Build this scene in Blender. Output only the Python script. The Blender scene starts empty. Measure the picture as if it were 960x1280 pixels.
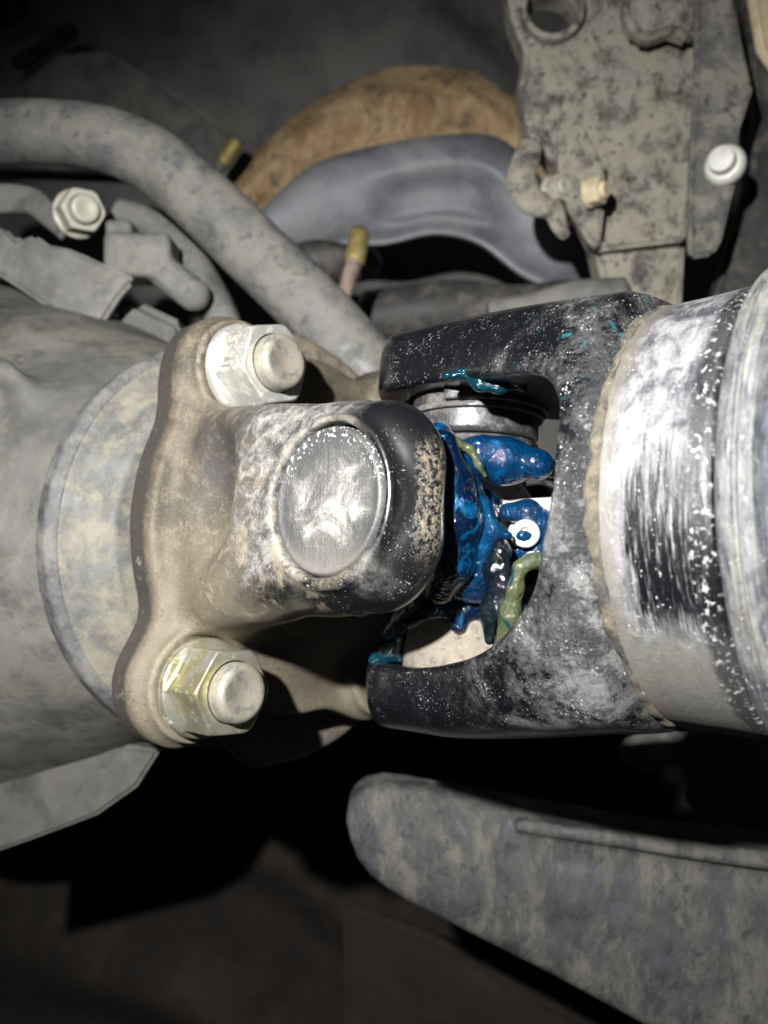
import bpy, bmesh, math, random
import numpy as np
from mathutils import Matrix, Vector
random.seed(7)
sc = bpy.context.scene
col = sc.collection
MM = 0.001
F = 1078.0                                  # focal length in photo pixels (960 wide)

# ------------------------------------------------------------------ camera
cam_d = bpy.data.cameras.new('camera'); cam = bpy.data.objects.new('camera', cam_d); col.objects.link(cam)
sc.camera = cam
cam_d.sensor_fit = 'HORIZONTAL'; cam_d.sensor_width = 24.0
cam_d.lens = 24.0 * F / 960.0
cam.location = (0, 0, 0); cam.rotation_euler = (math.pi / 2, 0, 0)
cam_d.clip_start = 0.005; cam_d.clip_end = 20
cam_d.dof.use_dof = True; cam_d.dof.focus_distance = 0.134; cam_d.dof.aperture_fstop = 20.0

# ------------------------------------------------------------------ world + torch
w = bpy.data.worlds.new('World'); sc.world = w; w.use_nodes = True
w.node_tree.nodes['Background'].inputs[0].default_value = (0.75, 0.85, 1.0, 1)
w.node_tree.nodes['Background'].inputs[1].default_value = 0.012
ld = bpy.data.lights.new('phone_torch', 'SPOT'); lo = bpy.data.objects.new('phone_torch', ld); col.objects.link(lo)
ld.energy = 9.2; ld.color = (1.0, 0.985, 0.955); ld.shadow_soft_size = 0.0035
ld.spot_size = math.radians(98); ld.spot_blend = 1.0
LP = Vector((-0.054, -0.045, 0.066)); lo.location = LP
lo.rotation_euler = (Vector((-0.004, 0.150, 0.006)) - LP).to_track_quat('-Z', 'Y').to_euler()
sc.view_settings.view_transform = 'Standard'; sc.view_settings.look = 'None'
sc.view_settings.exposure = 0.0; sc.view_settings.gamma = 1.0
sc.cycles.max_bounces = 8; sc.cycles.transmission_bounces = 6

# ------------------------------------------------------------------ frames
def at(px, py, depth):                      # photo pixel + distance (mm) -> place in mm
    return Vector(((px - 480) / F * depth, depth, (640 - py) / F * depth))
A = math.radians(48.0); ROLL = math.radians(6.5)
d0 = Vector((math.sin(A), -math.cos(A), 0.045)).normalized()
far0 = Vector((math.cos(A), math.sin(A), 0)); far0 = (far0 - d0 * far0.dot(d0)).normalized()
up0 = d0.cross(far0)
far1 = far0 * math.cos(ROLL) - up0 * math.sin(ROLL)
up1 = up0 * math.cos(ROLL) + far0 * math.sin(ROLL)
C0 = Vector((16.3, 160.0, -2.5))
R3 = Matrix((d0, far1, up1)).transposed()
def frame(t=0, y=0, u=0):                   # joint frame: x along the shaft, y away from the viewer, z up
    m = R3.to_4x4(); m.translation = (C0 + R3 @ Vector((t, y, u))) * MM; return m
R3i = R3.inverted()
def loc(px, py, depth):                     # photo pixel + distance -> joint frame (mm)
    return R3i @ (at(px, py, depth) - C0)

# ------------------------------------------------------------------ object helpers
def mesh_from(name, V, Fc, smooth=True):
    me = bpy.data.meshes.new(name)
    V = np.asarray(V, dtype=np.float64) * MM
    me.from_pydata(V.tolist(), [], Fc if isinstance(Fc, list) else Fc.tolist())
    me.update()
    if smooth:
        me.polygons.foreach_set('use_smooth', [True] * len(me.polygons))
    return me
def add(name, me, mat=None, parent=None, mw=None):
    o = bpy.data.objects.new(name, me); col.objects.link(o)
    if mat is not None and me is not None and not me.materials: me.materials.append(mat)
    if parent is not None: o.parent = parent
    if mw is not None: o.matrix_local = mw
    return o
def tag(o, label, cat, group=None, kind=None):
    if label: o['label'] = label
    if cat: o['category'] = cat
    if group: o['group'] = group
    if kind: o['kind'] = kind
    return o
def thing(name, label, cat, mw=None, group=None):
    o = bpy.data.objects.new(name, None); col.objects.link(o); o.empty_display_size = 0.01
    if mw is not None: o.matrix_world = mw
    return tag(o, label, cat, group)

# ------------------------------------------------------------------ distance-field mesher
def surfnet(f, lo, hi, h, newton=2):
    ax = [np.arange(lo[i], hi[i] + h, h) for i in range(3)]
    X, Y, Z = np.meshgrid(*ax, indexing='ij')
    D = f(X, Y, Z).astype(np.float32)
    D[np.abs(D) < 1e-6] = 1e-6
    S = D < 0
    n = np.zeros(tuple(s - 1 for s in D.shape), np.int8)
    cs = [(a, b, c) for a in (0, 1) for b in (0, 1) for c in (0, 1)]
    sh = n.shape
    for a, b, c in cs: n += S[a:a + sh[0], b:b + sh[1], c:c + sh[2]]
    I, J, K = np.nonzero((n > 0) & (n < 8))
    idx = np.full(sh, -1, np.int64); idx[I, J, K] = np.arange(len(I))
    P = np.zeros((len(I), 3)); cnt = np.zeros(len(I))
    for ca in cs:
        for k in range(3):
            if ca[k]: continue
            cb = list(ca); cb[k] = 1
            da = D[I + ca[0], J + ca[1], K + ca[2]]; db = D[I + cb[0], J + cb[1], K + cb[2]]
            m = (da < 0) != (db < 0)
            tt = np.where(m, da / np.where(m, da - db, 1), 0)
            q = np.array(ca, float)[None, :].repeat(len(I), 0); q[:, k] += tt
            P += q * m[:, None]; cnt += m
    P = (P / cnt[:, None] + np.stack([I, J, K], 1)) * h + np.array(lo)
    for _ in range(newton):
        x, y, z = P.T
        v = f(x, y, z); e = h * 0.25
        g = np.stack([f(x + e, y, z) - f(x - e, y, z), f(x, y + e, z) - f(x, y - e, z), f(x, y, z + e) - f(x, y, z - e)], 1) / (2 * e)
        st = -(v / np.maximum((g * g).sum(1), 0.2))[:, None] * g
        ln = np.linalg.norm(st, axis=1, keepdims=True)
        P = P + st * np.minimum(1, 0.5 * h / np.maximum(ln, 1e-9))
    Q = []
    for k in range(3):
        a = [slice(None)] * 3; b = [slice(None)] * 3
        a[k] = slice(0, -1); b[k] = slice(1, None)
        ch = S[tuple(a)] != S[tuple(b)]
        i = np.stack(np.nonzero(ch), 1)
        o1, o2 = [(1, 2), (2, 0), (0, 1)][k]
        ok = (i[:, o1] > 0) & (i[:, o2] > 0) & (i[:, o1] < sh[o1]) & (i[:, o2] < sh[o2])
        i = i[ok]
        def cell(da, db):
            j = i.copy(); j[:, o1] += da; j[:, o2] += db
            return idx[j[:, 0], j[:, 1], j[:, 2]]
        q = np.stack([cell(-1, -1), cell(0, -1), cell(0, 0), cell(-1, 0)], 1)
        inside = S[i[:, 0], i[:, 1], i[:, 2]]
        q[~inside] = q[~inside][:, ::-1]
        Q.append(q)
    return P, np.concatenate(Q)
def sdf(name, f, lo, hi, h):
    V, Q = surfnet(f, lo, hi, h)
    return mesh_from(name, V, Q)
sq = np.sqrt
def ln2(a, b): return sq(a * a + b * b)
def smin(a, b, k):
    h = np.clip(0.5 + 0.5 * (b - a) / k, 0, 1); return b + (a - b) * h - k * h * (1 - h)
def smax(a, b, k): return -smin(-a, -b, k)
def box(x, y, z, c, s, r=0.0):
    qx, qy, qz = abs(x - c[0]) - s[0] + r, abs(y - c[1]) - s[1] + r, abs(z - c[2]) - s[2] + r
    return sq(np.maximum(qx, 0) ** 2 + np.maximum(qy, 0) ** 2 + np.maximum(qz, 0) ** 2) + np.minimum(np.maximum(qx, np.maximum(qy, qz)), 0) - r
def box2(x, y, cx, cy, sx, sy, r=0.0):
    qx, qy = abs(x - cx) - sx + r, abs(y - cy) - sy + r
    return ln2(np.maximum(qx, 0), np.maximum(qy, 0)) + np.minimum(np.maximum(qx, qy), 0) - r
def ext(d2, z, z0, z1, r=0.0):              # extrude a 2-D field with rounded rims
    a = d2 + r; b = abs(z - (z0 + z1) / 2) - (z1 - z0) / 2 + r
    return np.minimum(np.maximum(a, b), 0) + ln2(np.maximum(a, 0), np.maximum(b, 0)) - r
def cap(x, y, z, a, b, ra, rb=None):
    if rb is None: rb = ra
    a = np.array(a, float); b = np.array(b, float); ba = b - a
    t = np.clip(((x - a[0]) * ba[0] + (y - a[1]) * ba[1] + (z - a[2]) * ba[2]) / (ba @ ba), 0, 1)
    return sq((x - a[0] - t * ba[0]) ** 2 + (y - a[1] - t * ba[1]) ** 2 + (z - a[2] - t * ba[2]) ** 2) - (ra + (rb - ra) * t)
def ell(x, y, z, c, r):
    k0 = sq(((x - c[0]) / r[0]) ** 2 + ((y - c[1]) / r[1]) ** 2 + ((z - c[2]) / r[2]) ** 2)
    return (k0 - 1) * min(r)
def wob(x, y, z, s, a, ph=0.0):             # gentle lumps
    return a * (np.sin(x / s + 1.3 * np.sin(y / s * 0.7 + ph) + ph) * np.sin(y / s * 1.1 + 1.1 * np.sin(z / s * 0.8 + 2 * ph)) + np.sin(z / s * 0.9 + 1.7 * np.sin(x / s * 0.6 + ph))) * 0.5

# ------------------------------------------------------------------ swept / turned / sheet shapes
def lathe(name, prof, seg=160, a0=0.0, a1=2 * math.pi, closed_prof=True):
    prof = np.array(prof, float); n = len(prof); full = abs(a1 - a0 - 2 * math.pi) < 1e-6
    m = seg if full else seg + 1
    V = []
    for i in range(m):
        a = a0 + (a1 - a0) * i / seg
        V += [(p[0], p[1] * math.cos(a), p[1] * math.sin(a)) for p in prof]
    Q = []
    for i in range(seg):
        i2 = (i + 1) % m
        for j in range(n if closed_prof else n - 1):
            j2 = (j + 1) % n
            Q.append((i * n + j, i * n + j2, i2 * n + j2, i2 * n + j))
    if not full and closed_prof:
        Q.append(tuple(range(n - 1, -1, -1))); Q.append(tuple((m - 1) * n + j for j in range(n)))
    me = mesh_from(name, V, Q)
    bm = bmesh.new(); bm.from_mesh(me); bmesh.ops.remove_doubles(bm, verts=bm.verts, dist=1e-7); bmesh.ops.recalc_face_normals(bm, faces=bm.faces); bm.to_mesh(me); bm.free()
    return me
def rprof(pts, r=0.4, n=4):                 # round the corners of a closed profile
    out = []; N = len(pts)
    for i in range(N):
        p0, p, p1 = Vector(pts[i - 1]), Vector(pts[i]), Vector(pts[(i + 1) % N])
        if abs(p[1]) < 1e-6: out.append(tuple(p)); continue
        e0, e1 = (p0 - p), (p1 - p); rr = min(r, e0.length * 0.45, e1.length * 0.45)
        a, b = p + e0.normalized() * rr, p + e1.normalized() * rr
        for k in range(n + 1):
            s = k / n; out.append(tuple(a * (1 - s) ** 2 + p * 2 * s * (1 - s) + b * s * s))
    return out
def spline(pts, n=10):
    P = [np.array(p, float) for p in pts]; P = [2 * P[0] - P[1]] + P + [2 * P[-1] - P[-2]]; out = []
    for i in range(1, len(P) - 2):
        for k in range(n):
            t = k / n
            out.append(0.5 * (2 * P[i] + (P[i + 1] - P[i - 1]) * t + (2 * P[i - 1] - 5 * P[i] + 4 * P[i + 1] - P[i + 2]) * t * t + (3 * P[i] - P[i - 1] - 3 * P[i + 1] + P[i + 2]) * t ** 3))
    out.append(P[-2]); return np.array(out)
def sweep(name, pts, rad, n=10, seg=24, ribs=0, flat=1.0):
    P = spline(pts, n); m = len(P)
    rad = np.interp(np.linspace(0, 1, m), np.linspace(0, 1, len(rad)), rad) if hasattr(rad, '__len__') else np.full(m, rad)
    T = np.gradient(P, axis=0); T /= np.linalg.norm(T, axis=1, keepdims=True)
    ref = np.array((0, 1.0, 0)); V = []
    for i in range(m):
        a = np.cross(T[i], ref); a /= np.linalg.norm(a); b = np.cross(a, T[i])
        r = rad[i] * (1 + (0.07 * math.cos(i * math.pi) if ribs else 0))
        for k in range(seg):
            th = 2 * math.pi * k / seg
            V.append(P[i] + a * r * math.cos(th) + b * r * flat * math.sin(th))
    Q = [(i * seg + k, i * seg + (k + 1) % seg, (i + 1) * seg + (k + 1) % seg, (i + 1) * seg + k) for i in range(m - 1) for k in range(seg)]
    Q.append(tuple(range(seg - 1, -1, -1))); Q.append(tuple((m - 1) * seg + k for k in range(seg)))
    me = mesh_from(name, V, Q)
    bm = bmesh.new(); bm.from_mesh(me); bmesh.ops.recalc_face_normals(bm, faces=bm.faces); bm.to_mesh(me); bm.free()
    return me
def plate(name, pix, depth, thick, bev=1.2, holes=()):
    """pressed plate: outline given at its place (photo pixels on a sheet at a distance), real thickness away from the viewer"""
    dp = depth if callable(depth) else (lambda x, y: depth)
    bm = bmesh.new()
    def loop(pts): return [bm.verts.new(at(x, y, dp(x, y)) * MM) for x, y in pts]
    lv = loop(pix); ed = [bm.edges.new((lv[i], lv[(i + 1) % len(lv)])) for i in range(len(lv))]
    for cx, cy, rx, ry in holes:
        hv = loop([(cx + rx * math.cos(k * math.pi / 14), cy + ry * math.sin(k * math.pi / 14)) for k in range(28)])
        ed += [bm.edges.new((hv[i], hv[(i + 1) % 28])) for i in range(28)]
    bmesh.ops.triangle_fill(bm, edges=ed, use_beauty=True)
    r = bmesh.ops.extrude_face_region(bm, geom=list(bm.faces))
    vs = [v for v in r['geom'] if isinstance(v, bmesh.types.BMVert)]
    bmesh.ops.translate(bm, verts=vs, vec=(0, thick * MM, 0))
    bmesh.ops.recalc_face_normals(bm, faces=bm.faces)
    if bev:
        es = [e for e in bm.edges if len(e.link_faces) == 2 and e.calc_face_angle(0) > 0.9]
        bmesh.ops.bevel(bm, geom=es, offset=bev * MM, segments=3, affect='EDGES', clamp_overlap=True)
    me = bpy.data.meshes.new(name); bm.to_mesh(me); bm.free()
    me.polygons.foreach_set('use_smooth', [True] * len(me.polygons))
    me.set_sharp_from_angle(angle=math.radians(35))
    return me
def loft(name, A_, B_, bulge, thick, m=60, k=24):
    """curved sheet between two edge curves (mm points), bulging towards the viewer by bulge(s, t)"""
    a, b = spline(A_, 12), spline(B_, 12)
    rs = lambda p: np.stack([np.interp(np.linspace(0, 1, m), np.linspace(0, 1, len(p)), p[:, i]) for i in range(3)], 1)
    a, b = rs(a), rs(b); V = []
    for side in (0, 1):
        for i in range(m):
            for j in range(k):
                t = j / (k - 1); p = a[i] * (1 - t) + b[i] * t
                p = p + np.array((0, -bulge(i / (m - 1), t) + side * thick, 0)); V.append(p)
    o = m * k; Q = []
    for i in range(m - 1):
        for j in range(k - 1):
            q = (i * k + j, i * k + j + 1, (i + 1) * k + j + 1, (i + 1) * k + j); Q.append(q); Q.append(tuple(o + x for x in q[::-1]))
    for i in range(m - 1):
        for j in (0, k - 1): Q.append((i * k + j, (i + 1) * k + j, o + (i + 1) * k + j, o + i * k + j))
    for j in range(k - 1):
        for i in (0, m - 1): Q.append((i * k + j, i * k + j + 1, o + i * k + j + 1, o + i * k + j))
    me = mesh_from(name, V, Q)
    bm = bmesh.new(); bm.from_mesh(me); bmesh.ops.recalc_face_normals(bm, faces=bm.faces); bm.to_mesh(me); bm.free()
    me.set_sharp_from_angle(angle=math.radians(50))
    return me

# ------------------------------------------------------------------ node shorthand
class G:
    def __init__(s, name):
        s.mat = bpy.data.materials.new(name); s.mat.use_nodes = True; s.nt = s.mat.node_tree
        s.bsdf = s.nt.nodes['Principled BSDF']; s.out = s.nt.nodes['Material Output']
        tc = s.nt.nodes.new('ShaderNodeTexCoord')
        vm = s.nt.nodes.new('ShaderNodeVectorMath'); vm.operation = 'SCALE'; vm.inputs[3].default_value = 1000.0
        s.nt.links.new(tc.outputs['Object'], vm.inputs[0]); s.co = vm.outputs[0]
    def put(s, sock, v):
        if isinstance(v, bpy.types.NodeSocket): s.nt.links.new(v, sock)
        elif isinstance(v, (tuple, list)) and sock.type == 'RGBA' and len(v) == 3: sock.default_value = (*v, 1)
        else: sock.default_value = v
    def m(s, op, a, b=0.0, c=0.0, clamp=False):
        n = s.nt.nodes.new('ShaderNodeMath'); n.operation = op; n.use_clamp = clamp
        for i, v in enumerate((a, b, c)): s.put(n.inputs[i], v)
        return n.outputs[0]
    def mul(s, *a):
        r = a[0]
        for b in a[1:]: r = s.m('MULTIPLY', r, b)
        return r
    def plus(s, *a):
        r = a[0]
        for b in a[1:]: r = s.m('ADD', r, b)
        return r
    def sm(s, x, lo, hi, a=0.0, b=1.0):
        n = s.nt.nodes.new('ShaderNodeMapRange'); n.interpolation_type = 'SMOOTHSTEP'
        for i, v in enumerate((x, lo, hi, a, b)): s.put(n.inputs[i], v)
        return n.outputs[0]
    def vec(s, v, scale=(1, 1, 1), off=(0, 0, 0), rot=(0, 0, 0)):
        n = s.nt.nodes.new('ShaderNodeMapping'); s.put(n.inputs[0], v); n.inputs[1].default_value = off; n.inputs[2].default_value = rot; n.inputs[3].default_value = scale
        return n.outputs[0]
    def noise(s, size, detail=5, rough=0.6, dist=0.0, v=None, stretch=None, off=(0, 0, 0), rot=(0, 0, 0)):
        v = s.co if v is None else v
        if stretch or any(off) or any(rot): v = s.vec(v, stretch or (1, 1, 1), off, rot)
        n = s.nt.nodes.new('ShaderNodeTexNoise'); s.put(n.inputs['Vector'], v)
        n.inputs['Scale'].default_value = 1.0 / size; n.inputs['Detail'].default_value = detail
        n.inputs['Roughness'].default_value = rough; n.inputs['Distortion'].default_value = dist
        return n.outputs[0]
    def voro(s, size, v=None, feat='F1', rnd=1.0):
        n = s.nt.nodes.new('ShaderNodeTexVoronoi'); n.feature = feat; s.put(n.inputs['Vector'], s.co if v is None else v)
        n.inputs['Scale'].default_value = 1.0 / size; n.inputs['Randomness'].default_value = rnd
        return n.outputs['Distance'], n.outputs['Color']
    def mix(s, f, a, b):
        n = s.nt.nodes.new('ShaderNodeMix'); n.data_type = 'RGBA'
        s.put(n.inputs[0], f); s.put(n.inputs[6], a); s.put(n.inputs[7], b); return n.outputs[2]
    def mixf(s, f, a, b):
        n = s.nt.nodes.new('ShaderNodeMix'); n.data_type = 'FLOAT'
        s.put(n.inputs[0], f); s.put(n.inputs[2], a); s.put(n.inputs[3], b); return n.outputs[0]
    def xyz(s, v=None):
        n = s.nt.nodes.new('ShaderNodeSeparateXYZ'); s.put(n.inputs[0], s.co if v is None else v); return n.outputs
    def comb(s, x, y, z):
        n = s.nt.nodes.new('ShaderNodeCombineXYZ')
        for i, v in enumerate((x, y, z)): s.put(n.inputs[i], v)
        return n.outputs[0]
    def point(s):
        n = s.nt.nodes.new('ShaderNodeNewGeometry'); return n.outputs['Pointiness']
    def specks(s, size, lo=0.62, hi=0.7, seed=0.0, patch=None, plo=0.45, phi=0.6):
        """small spots with clumping"""
        k = s.noise(size, 2, 0.5, off=(seed, seed * 2, -seed))
        f = s.sm(k, lo, hi)
        if patch: f = s.mul(f, s.sm(s.noise(patch, 3, 0.6, off=(-seed, seed, 3)), plo, phi))
        return f
    def bump(s, h, strength=0.5, dist=0.3, nrm=None):
        n = s.nt.nodes.new('ShaderNodeBump'); n.inputs['Strength'].default_value = strength; n.inputs['Distance'].default_value = dist * MM
        s.put(n.inputs['Height'], h)
        if nrm is not None: s.nt.links.new(nrm, n.inputs['Normal'])
        return n.outputs[0]
    def done(s, base, rough=0.5, metal=0.0, normal=None, **kw):
        b = s.bsdf.inputs
        s.put(b['Base Color'], base); s.put(b['Roughness'], rough); s.put(b['Metallic'], metal)
        if normal is not None: s.nt.links.new(normal, b['Normal'])
        for k, v in kw.items(): s.put(b[k.replace('_', ' ')], v)
        return s.mat

TAN = (0.40, 0.32, 0.22); BROWN = (0.17, 0.125, 0.085); GREYDUST = (0.42, 0.41, 0.39); BLACK = (0.012, 0.012, 0.014); WHITE = (0.66, 0.65, 0.63)

def mat_grime(name, base, dust, size=12.0, amt=0.5, rough=0.45, speck=0.25, dark=None, metal=0.0, spec_col=WHITE, relief=0.25, stretch=None, rot=(0, 0, 0)):
    """painted or bare metal under a broken coat of road dust"""
    g = G(name)
    a = g.noise(size, 9, 0.66, 0.4, stretch=stretch, rot=rot); b = g.noise(size * 0.22, 8, 0.74, 0.2, off=(5, 3, 1), stretch=stretch, rot=rot); c = g.noise(0.5, 4, 0.75)
    mask = g.plus(g.mul(a, 0.6), g.mul(b, 0.3), g.mul(c, 0.1))
    e = 0.5 + (0.5 - amt) * 0.35
    f = g.sm(mask, e - 0.07, e + 0.07)
    b1 = g.mix(g.sm(g.noise(size * 0.5, 5, 0.6, off=(9, 9, 9)), 0.35, 0.65), tuple(x * 0.75 for x in base), tuple(x * 1.25 for x in base))
    d1 = g.mix(g.noise(size * 0.6, 6, 0.7, off=(2, 7, 7)), tuple(x * 0.65 for x in dust), tuple(min(1, x * 1.3) for x in dust))
    colr = g.mix(f, b1, d1)
    if dark: colr = g.mix(g.mul(g.sm(g.noise(size * 0.3, 4, 0.6, off=(4, 1, 8)), 0.58, 0.68), 0.8), colr, dark)
    if speck: colr = g.mix(g.mul(g.specks(0.55, 0.62, 0.7, 3.0, size * 0.7), speck), colr, spec_col)
    r = g.mixf(f, rough, 0.85)
    h = g.plus(g.mul(f, 0.5), g.mul(b, 0.5), g.mul(c, 0.35))
    return g.done(colr, r, g.mixf(f, metal, 0.0), g.bump(h, 0.7, relief))

# ---- forged flange yoke: brown dusty root, worn black paint towards the tip, pale scuffs
def mat_yoke():
    g = G('forged_yoke_paint'); t, y, u = g.xyz()
    n1 = g.noise(9, 8, 0.62, 0.5); n2 = g.noise(2.2, 7, 0.7, 0.3, off=(4, 4, 4)); n3 = g.noise(0.45, 4, 0.7); n4 = g.noise(3.2, 9, 0.74, 0.6, off=(3, 9, 2))
    w1 = g.mul(g.m('SUBTRACT', n1, 0.5), 22.0); w2 = g.mul(g.m('SUBTRACT', n2, 0.5), 8.0)
    tt = g.plus(t, w1, w2); uu = g.plus(u, g.mul(w1, 0.6), w2)
    root = g.sm(g.plus(tt, g.mul(g.m('SUBTRACT', n4, 0.5), 22.0)), -11.0, -29.0)                                  # smooth brown dust at the flange
    brown = g.mix(g.sm(n1, 0.3, 0.7), (0.040, 0.034, 0.026), (0.112, 0.094, 0.068))
    brown = g.mix(g.mul(g.sm(g.plus(g.mul(n4, 0.5), g.mul(n3, 0.5)), 0.47, 0.62), 0.6), brown, (0.165, 0.142, 0.104))
    brown = g.mix(g.mul(g.sm(u, 6.0, -22.0), 0.55), brown, (0.16, 0.138, 0.10))
    brown = g.mix(g.mul(g.sm(n4, 0.54, 0.68), g.sm(tt, -46, -30), 0.7), brown, (0.27, 0.235, 0.18))
    pit = g.mul(g.sm(g.m('ABSOLUTE', g.plus(tt, 31.0)), 13.0, 5.0), g.sm(g.m('ABSOLUTE', g.plus(uu, -10.0)), 12.0, 5.0), g.sm(y, 0, -10))
    brown = g.mix(g.mul(pit, g.sm(n2, 0.28, 0.5), 0.95), brown, (0.034, 0.032, 0.031))
    side = g.mul(g.sm(g.plus(t, g.mul(w2, 0.45)), -46.2, -48.2), g.sm(n2, 0.25, 0.45), 0.95)
    brown = g.mix(side, brown, (0.030, 0.027, 0.025))
    brown = g.mix(g.mul(g.specks(0.7, 0.60, 0.70, 8.0, 9.0), 0.65), brown, (0.025, 0.021, 0.017))
    brown = g.mix(g.mul(g.specks(0.4, 0.66, 0.74, 11.0, 6.0), 0.5), brown, (0.30, 0.27, 0.21))
    paint = g.mix(n1, (0.002, 0.0022, 0.003), (0.0055, 0.0056, 0.007))
    # scuffed grey wear on the flat of the lug
    zone = g.mul(g.sm(uu, -15.0, -9.0), g.sm(g.plus(tt, g.mul(u, 0.35)), 12.0, 1.0), g.sm(y, -24, -31))
    fine = g.plus(g.mul(n4, 0.5), g.mul(n2, 0.3), g.mul(n3, 0.2))
    grey = g.mix(g.sm(fine, 0.42, 0.62), (0.035, 0.035, 0.036), (0.25, 0.24, 0.225))
    colr = g.mix(zone, paint, grey)
    tan = g.mul(g.sm(g.noise(6.5, 6, 0.65, off=(8, 2, 0)), 0.52, 0.64), g.sm(tt, 4, -10), g.sm(u, 14, -2), 0.75)
    colr = g.mix(g.mul(tan, g.sm(y, -24, -31)), colr, (0.25, 0.21, 0.155))
    colr = g.mix(root, colr, brown)
    grit = g.mul(g.sm(g.noise(0.9, 5, 0.75, off=(1, 0, 6)), 0.44, 0.60), g.sm(g.plus(t, g.mul(n1, 4)), 16.2, 18.0), g.sm(uu, -11.0, -3.0), g.sm(y, -36.5, -34.0))
    colr = g.mix(g.mul(grit, 0.9), colr, g.mix(n3, (0.10, 0.075, 0.045), (0.30, 0.235, 0.15)))
    sp = g.plus(g.specks(0.45, 0.64, 0.72, 1.0, 5.0, 0.48, 0.62), g.mul(g.specks(0.26, 0.65, 0.72, 5.0, 7.0), 0.7))
    sp = g.mul(sp, g.m('SUBTRACT', 1.0, g.mul(root, 0.85)), g.sm(uu, 14, 4))
    colr = g.mix(g.mul(sp, 0.7), colr, (0.5, 0.5, 0.5))
    edge = g.sm(g.point(), 0.515, 0.56)
    colr = g.mix(g.mul(edge, g.sm(n2, 0.35, 0.6), g.sm(tt, 10, 0), 0.6), colr, (0.22, 0.19, 0.145))
    soft = g.m('MAXIMUM', zone, grit)
    rough = g.mixf(root, g.mixf(soft, 0.33, 0.55), 0.6)
    rz = g.m('MAXIMUM', root, zone); h = g.plus(g.mul(n2, g.mixf(rz, 0.06, 0.5)), g.mul(n3, g.mixf(rz, 0.03, 0.5)), g.mul(fine, zone, 0.6), g.mul(grit, 1.0), g.mul(sp, 0.6), g.mul(n4, root, 1.4), g.mul(n3, root, 0.7))
    return g.done(colr, g.plus(rough, g.mul(sp, 0.2)), 0.0, g.bump(h, 0.6, 0.26), Specular_IOR_Level=g.mixf(root, 0.7, 0.4), Coat_Weight=g.mul(g.m('SUBTRACT', 1.0, g.m('MAXIMUM', root, soft)), 1.0), Coat_Roughness=0.25, Coat_IOR=1.9)

# ---- driveshaft yoke: glossy black paint, chalky scuffs and grease flecks
def mat_shaft_yoke():
    g = G('driveshaft_yoke_paint'); t, y, u = g.xyz()
    n1 = g.noise(8, 8, 0.65, 0.6, off=(7, 0, 2)); n2 = g.noise(1.1, 7, 0.78, 0.2); n3 = g.noise(0.35, 4, 0.75)
    low = g.sm(g.plus(u, g.mul(g.m('SUBTRACT', n1, 0.5), 22)), 2.0, -24.0)
    neck = g.sm(g.plus(t, g.mul(g.m('SUBTRACT', n1, 0.5), 14)), 14.0, 36.0)
    k = g.plus(g.mul(n1, 0.52), g.mul(n2, 0.33), g.mul(n3, 0.15), g.mul(low, 0.05), g.mul(neck, 0.05))
    ch = g.mul(g.sm(k, 0.50, 0.64), g.sm(g.plus(t, g.mul(g.m('SUBTRACT', n1, 0.5), 16), g.mul(low, -4)), 1.0, 14.0, 0.15, 1.0), g.plus(0.12, g.mul(neck, 0.6), g.mul(low, 0.4)))
    paint = g.mix(n1, (0.0018, 0.002, 0.003), (0.0055, 0.0058, 0.0075))
    colr = g.mix(ch, paint, g.mix(g.sm(k, 0.56, 0.68), (0.042, 0.042, 0.044), (0.135, 0.135, 0.135)))
    sp = g.plus(g.specks(0.40, 0.62, 0.69, 2.0, 4.0, 0.50, 0.62), g.mul(g.specks(0.24, 0.65, 0.72, 6.0, 3.0, 0.48, 0.6), 0.8))
    sp = g.mul(sp, g.plus(0.35, g.mul(neck, 0.65)))
    colr = g.mix(g.mul(sp, 0.75), colr, (0.7, 0.72, 0.74))  # pale dust grains, plus sparkle of wet gloss painted into the colour
    gr = g.mul(g.sm(g.noise(3.0, 5, 0.7, off=(6, 6, 0)), 0.60, 0.70), g.sm(u, 10, 16), g.sm(t, 10, 22))
    colr = g.mix(g.mul(gr, 0.6), colr, (0.02, 0.14, 0.17))
    colr = g.mix(g.mul(g.sm(g.point(), 0.53, 0.60), 0.35), colr, (0.38, 0.35, 0.30))
    h = g.plus(g.mul(n2, g.plus(0.05, ch), 0.8), g.mul(n3, g.plus(0.05, ch), 0.6), g.mul(ch, 0.3), g.mul(sp, 0.8))
    return g.done(colr, g.mixf(g.m('MAXIMUM', ch, sp), 0.30, 0.6), 0.0, g.bump(h, 0.7, 0.25), Specular_IOR_Level=0.5, Coat_Weight=0.35, Coat_Roughness=0.14)

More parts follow.
